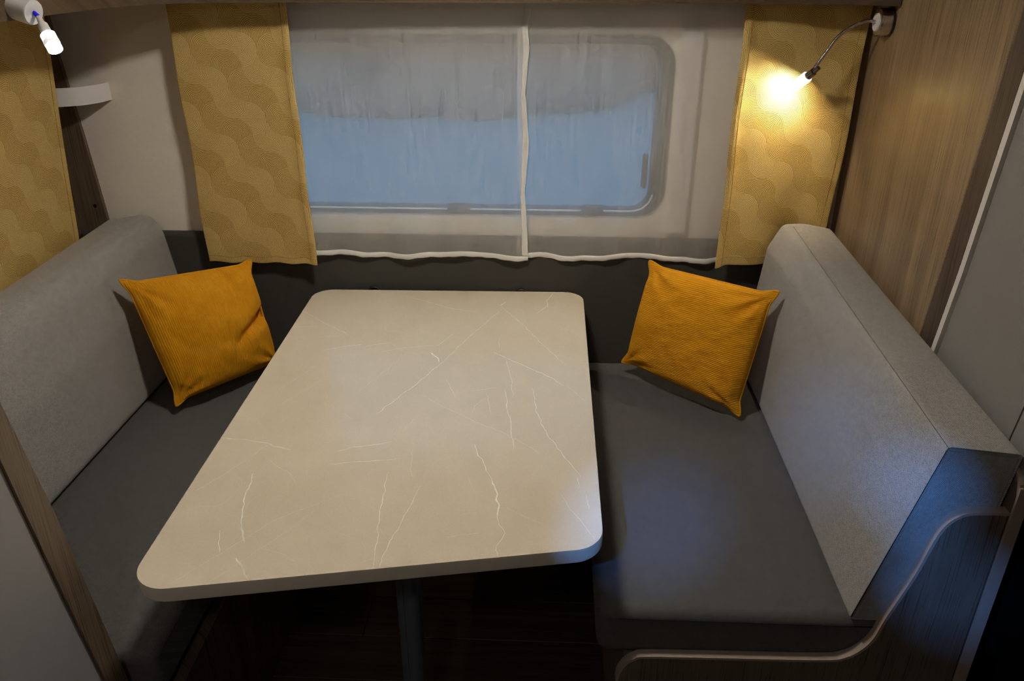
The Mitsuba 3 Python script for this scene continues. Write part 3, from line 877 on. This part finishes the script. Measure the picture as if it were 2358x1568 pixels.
def wave_b(s, t):
    dy = -0.010 * np.sin(s * 5.5 + 0.6) * (0.35 + 0.65 * t) - 0.007 * np.exp(-((s - 0.04) / 0.05) ** 2) - 0.004 * np.sin(t * 7 + s * 5) + 0.004 * np.sin(s * 12) * t
    dz = -0.010 * np.exp(-(s / 0.05) ** 2) * t ** 6 + 0.006 * s * t ** 4
    return (0.002 * np.sin(t * 11 + 2 * s), dy, dz)


P = cloth('curtain_001', [(0.449, 2.045, 1.466), (0.741, 2.045, 1.466), (0.449, 2.035, 0.822), (0.724, 2.035, 0.822)], 70, 120, 'curtain', wave_b, 0.0016, (0.449 - 0.5424, 1.466 - 1.3799))
stitched('curtain_001__side_hem', P, 'right', 0.055, 'stitched right side hem')
stitched('curtain_001__side_hem_001', P, 'left', 0.06, 'stitched left side hem')
stitched('curtain_001__bottom_hem', P, 'bottom', 0.03, 'stitched bottom hem')
label('curtain_001', 'gold curtain with arch pattern at the right, lit by the warm gooseneck lamp', 'curtain')


def wave_c(s, t):
    return (0.004 * np.sin(s * 9 + 1) * (1 - t) + 0.002 * np.sin(t * 8) * (1 - t), 0 * s, 0 * s)


# on the left wall: hangs in a plane along y that leans outwards to the bottom
P = cloth('curtain_002', [(-1.179, 1.30, 1.463), (-1.179, 1.970, 1.463), (-1.2415, 1.28, 0.80), (-1.2415, 1.970, 0.80)], 70, 120, 'curtain', wave_c, 0.0016, (1.30 - 1.8203, 1.463 - 1.1725))
stitched('curtain_002__side_hem', P, 'right', 0.03, 'stitched side hem')
label('curtain_002', 'gold curtain with arch pattern on the left wall below the cool lamp', 'curtain')

# sheers
HEM = 0.010


def sheer(key, x0, x1, seed, right_edge, ys):
    drop = lambda s: 0.0045 * np.sin(s * 11 + seed) + 0.0012 * np.sin(s * 37 + 2 * seed)

    def wave(s, t):
        dy = -0.009 * (0.5 + 0.5 * np.sin(s * 13 + seed * 1.7)) * t ** 1.6 - 0.004 * np.sin(s * 29 + seed) * t ** 2
        dx = np.interp(t, [0, 0.05, 0.075, 0.17, 0.335, 0.345, 0.53, 0.73, 0.74, 0.9, 1], [0.002, 0.001, -0.006, -0.001, -0.0105, -0.009, 0, -0.0100, -0.009, -0.002, 0]) * s ** 60 if right_edge else 0 * s
        return (dx, dy, drop(s) * t)
    zb = 0.832
    s, t = np.meshgrid(np.linspace(0, 1, 150), np.linspace(0, 1, 140), indexing='ij')
    dx, dy, dz = wave(s, t)
    P = np.stack([x0 + (x1 - x0) * s + dx, ys + dy, 1.4655 + (zb - 1.4655) * t + dz], -1)
    idx = np.arange(150 * 140).reshape(150, 140)
    a, b, c, d = idx[:-1, :-1].ravel(), idx[1:, :-1].ravel(), idx[1:, 1:].ravel(), idx[:-1, 1:].ravel()
    m = trimesh.Trimesh(P.reshape(-1, 3), np.vstack([np.stack([a, c, b], 1), np.stack([a, d, c], 1)]), process=False)
    add(key + '__voile', m, 'sheer', True, np.stack([s * (x1 - x0) + x0, t * 0.65], -1).reshape(-1, 2))
    # bottom hem: a folded strip under the voile
    q = np.linspace(0, 1, 5)
    B = P[:, -1][:, None, :] + np.array([0, -0.0004, -1.0])[None, None, :] * (q * 0.0145)[None, :, None]
    B[..., 2] += 0.0008 * np.sin(s[:, :1] * 90 + seed) * q[None, :] ** 2
    B[..., 1] -= 0.0016 * np.sin(q * math.pi)[None, :]
    ribbon(key + '__bottom_hem', B, 0.0014, 'sheer_hem', 0.0)
    label(key + '__bottom_hem', 'opaque white bottom hem')
    if right_edge:
        w = np.linspace(0.45, 1, 5)[:, None]
        E = np.repeat(P[-1][None, :, :], 5, 0)
        E[:, :, 1] -= 0.0016
        E[:, :, 0] = (x1 - 0.030) * (1 - w) + P[-1][None, :, 0] * w
        ribbon(key + '__side_hem', E, 0.0012, 'sheer_hem', 0.0006)
        label(key + '__side_hem', 'folded white side hem')
        w = np.linspace(0.0, 0.45, 4)[:, None]
        E = np.repeat(P[-1][None, :, :], 4, 0)
        E[:, :, 1] -= 0.0012
        E[:, :, 0] = (x1 - 0.030) * (1 - w) + P[-1][None, :, 0] * w
        i4 = np.arange(4 * 140).reshape(4, 140)
        a, b, c, d = i4[:-1, :-1].ravel(), i4[1:, :-1].ravel(), i4[1:, 1:].ravel(), i4[:-1, 1:].ravel()
        fold = trimesh.Trimesh(E.reshape(-1, 3), np.vstack([np.stack([a, c, b], 1), np.stack([a, d, c], 1)]), process=False)
        add(key + '__side_fold', fold, 'sheer', True, np.stack([E[..., 0] + 0.3, E[..., 2]], -1).reshape(-1, 2))
        label(key + '__side_fold', 'doubled see-through strip beside the side hem')


sheer('sheer_curtain', -0.66, -0.050, 0.4, True, 2.0600)
label('sheer_curtain', 'white sheer curtain over the left and middle of the window', 'sheer curtain')
sheer('sheer_curtain_001', -0.058, 0.505, 2.1, False, 2.0650)
label('sheer_curtain_001', 'white sheer curtain over the right part of the window', 'sheer curtain')

# ------------------------------------------------------------------ white curved strip in the left corner
ang = np.linspace(0, 1, 24)
arc = spline([(-1.134, 2.099), (-1.143, 2.060), (-1.166, 2.022), (-1.205, 1.999), (-1.25, 1.990), (-1.31, 1.988)], 40)
g = LineString(arc).buffer(0.0022, cap_style='flat')
add('corner_strip', extrude_z(g, 1.222, 1.266), 'white_plastic', 30)
label('corner_strip', 'curved glossy white strip across the left corner beside the curtain', 'bracket')

# ------------------------------------------------------------------ reading lamps
def reading_lamp(key, base, base_axis, neck, head_a, head_b, r, neck_bsdf, shell_rad, end_rad, cool):
    base, head_a, head_b = (np.asarray(v, float) for v in (base, head_a, head_b))
    ax = np.asarray(base_axis, float) / np.linalg.norm(base_axis)
    if not cool:
        add(key + '__base_ring', lathe([(0, 0), (0.0315, 0), (0.0315, 0.005), (0.0, 0.005)], base, ax, 48), 'black_plastic', 40)
        add(key + '__base', lathe([(0, 0.005), (0.0290, 0.005), (0.0295, 0.007), (0.0295, 0.026), (0.028, 0.0285), (0.020, 0.030), (0.0, 0.030)], base, ax, 48), 'chrome', 35)
        label(key + '__base', 'round chrome base')
        add(key + '__base__cap', lathe([(0, 0.030), (0.020, 0.030), (0.019, 0.033), (0, 0.0335)], base, ax, 36), 'white_plastic', 40)
    else:
        add(key + '__base', lathe([(0, 0.0), (0.0225, 0.0), (0.0225, 0.038), (0.021, 0.041), (0.0, 0.042)], base, ax, 48), 'white_plastic', 35)
        label(key + '__base', 'round white base')
    p = spline(neck, 160)
    s = np.concatenate([[0], np.cumsum(np.linalg.norm(np.diff(p, axis=0), axis=1))])
    rad = 0.0036 + 0.00035 * np.sin(s * 2 * math.pi / 0.0028)
    add(key + '__gooseneck', tube(p, rad, 14), neck_bsdf, True)
    d = (head_b - head_a) / np.linalg.norm(head_b - head_a)
    H = np.linalg.norm(head_b - head_a)
    add(key + '__collar', lathe([(0, -0.034), (0.0045, -0.034), (0.0055, -0.020), (0.0085, -0.018), (0.0090, 0.0005), (0, 0.0005)], head_a, d, 28), 'chrome_dark' if not cool else 'white_plastic', 35)
    shell = lathe([(0, 0.0005), (r - 0.0015, 0.0005), (r, 0.002), (r, H - 0.001), (r - 0.001, H), (r - 0.0025, H), (r - 0.003, H - 0.002), (0, H - 0.002)], head_a, d, 36)
    add(key + '__head', shell, 'lamp_shell', 35, emitter=area(shell_rad))
    label(key + '__head', 'glowing white head')
    disc = lathe([(0.0, 0.0), (r - 0.0035, 0.0)], head_a + d * (H - 0.0012), d, 36)
    n0 = disc.face_normals.mean(0)
    if n0 @ d < 0:
        disc.invert()
    add(key + '__diffuser', disc, 'lamp_shell', False, emitter=area(end_rad))
    if cool:
        band = lathe([(r + 0.0002, H * 0.42), (r + 0.0006, H * 0.44), (r + 0.0006, H * 0.62), (r + 0.0002, H * 0.64)], head_a, d, 36)
        add(key + '__head__band', band, 'lamp_shell', 35, emitter=area([0.5, 0.5, 0.5]))
        label(key + '__head__band', 'greyish middle band')


reading_lamp('reading_lamp', (0.757, 1.966, 1.429), (-1, 0, 0), [(0.724, 1.966, 1.429), (0.704, 1.968, 1.431), (0.674, 1.975, 1.416), (0.650, 1.976, 1.396), (0.629, 1.974, 1.364), (0.614, 1.973, 1.339), (0.602, 1.970, 1.320)],
             (0.596, 1.972, 1.311), (0.577, 2.000, 1.283), 0.0130, 'chrome', READ_WARM_SHELL, READ_WARM, False)
label('reading_lamp', 'chrome gooseneck reading lamp on the wood partition, shining warm on the curtain', 'reading lamp')
reading_lamp('reading_lamp_001', (-0.962, 1.52, 1.488), (1, -0.25, -0.25), [(-0.923, 1.510, 1.478), (-0.914, 1.504, 1.473), (-0.906, 1.495, 1.466), (-0.897, 1.488, 1.455)],
             (-0.8925, 1.484, 1.446), (-0.8755, 1.470, 1.419), 0.0128, 'blue_neck', READ_COOL_SHELL, READ_COOL, True)
label('reading_lamp_001', 'small reading lamp with bright white head at the upper left', 'reading lamp')
label('reading_lamp_001__gooseneck', 'short blue gooseneck')

# ------------------------------------------------------------------ ceiling lamp, added aisle fill and spot (above the frame)
def ceiling_lamp(key, pos, r, rad, text):
    x, y, z = pos
    add(key + '__housing', lathe([(0, 0.0), (r + 0.02, 0.0), (r + 0.02, 0.015), (r + 0.012, 0.024), (r + 0.002, 0.024), (r + 0.002, 0.012), (0, 0.012)], (x, y, 1.93), (0, 0, -1), 40), 'lamp_housing', 35)
    disc = lathe([(0, 0), (r, 0)], (x, y, z), (0, 0, -1), 40)
    if disc.face_normals.mean(0)[2] > 0:
        disc.invert()
    add(key + '__diffuser', disc, 'lamp_shell', False, emitter=area(rad))
    label(key, text, 'ceiling lamp')


ceiling_lamp('ceiling_lamp', LAMP_POS, LAMP_R, LAMP_RADIANCE, 'round warm ceiling lamp above the table')
ceiling_lamp('ceiling_lamp_001', LAMP2_POS, LAMP_R, LAMP2_RADIANCE, 'round dim ceiling lamp above the aisle')
sx, sy, sz = SPOT_POS
add('ceiling_spot__housing', lathe([(0, 0), (0.03, 0), (0.03, 0.03), (0.026, 0.034), (0.024, 0.034), (0.024, 0.01), (0, 0.01)], (sx, sy, 1.93), (0, 0, -1), 32), 'lamp_housing', 35)
label('ceiling_spot', 'small cool ceiling spotlight above the aisle', 'spotlight')
for i, ((ox, oy), (aim, cut, beam, power)) in enumerate(zip(((-0.008, -0.008), (-0.008, 0.008), (0.008, -0.008), (0.008, 0.008)), SPOT_BEAMS)):
    scene[f'cool_spot_{i}'] = {'type': 'spot', 'to_world': T().look_at(origin=[sx + ox, sy + oy, sz], target=list(aim), up=[0, 0, 1]),
                               'intensity': rgb([c * power for c in SPOT_I]), 'cutoff_angle': cut, 'beam_width': beam}
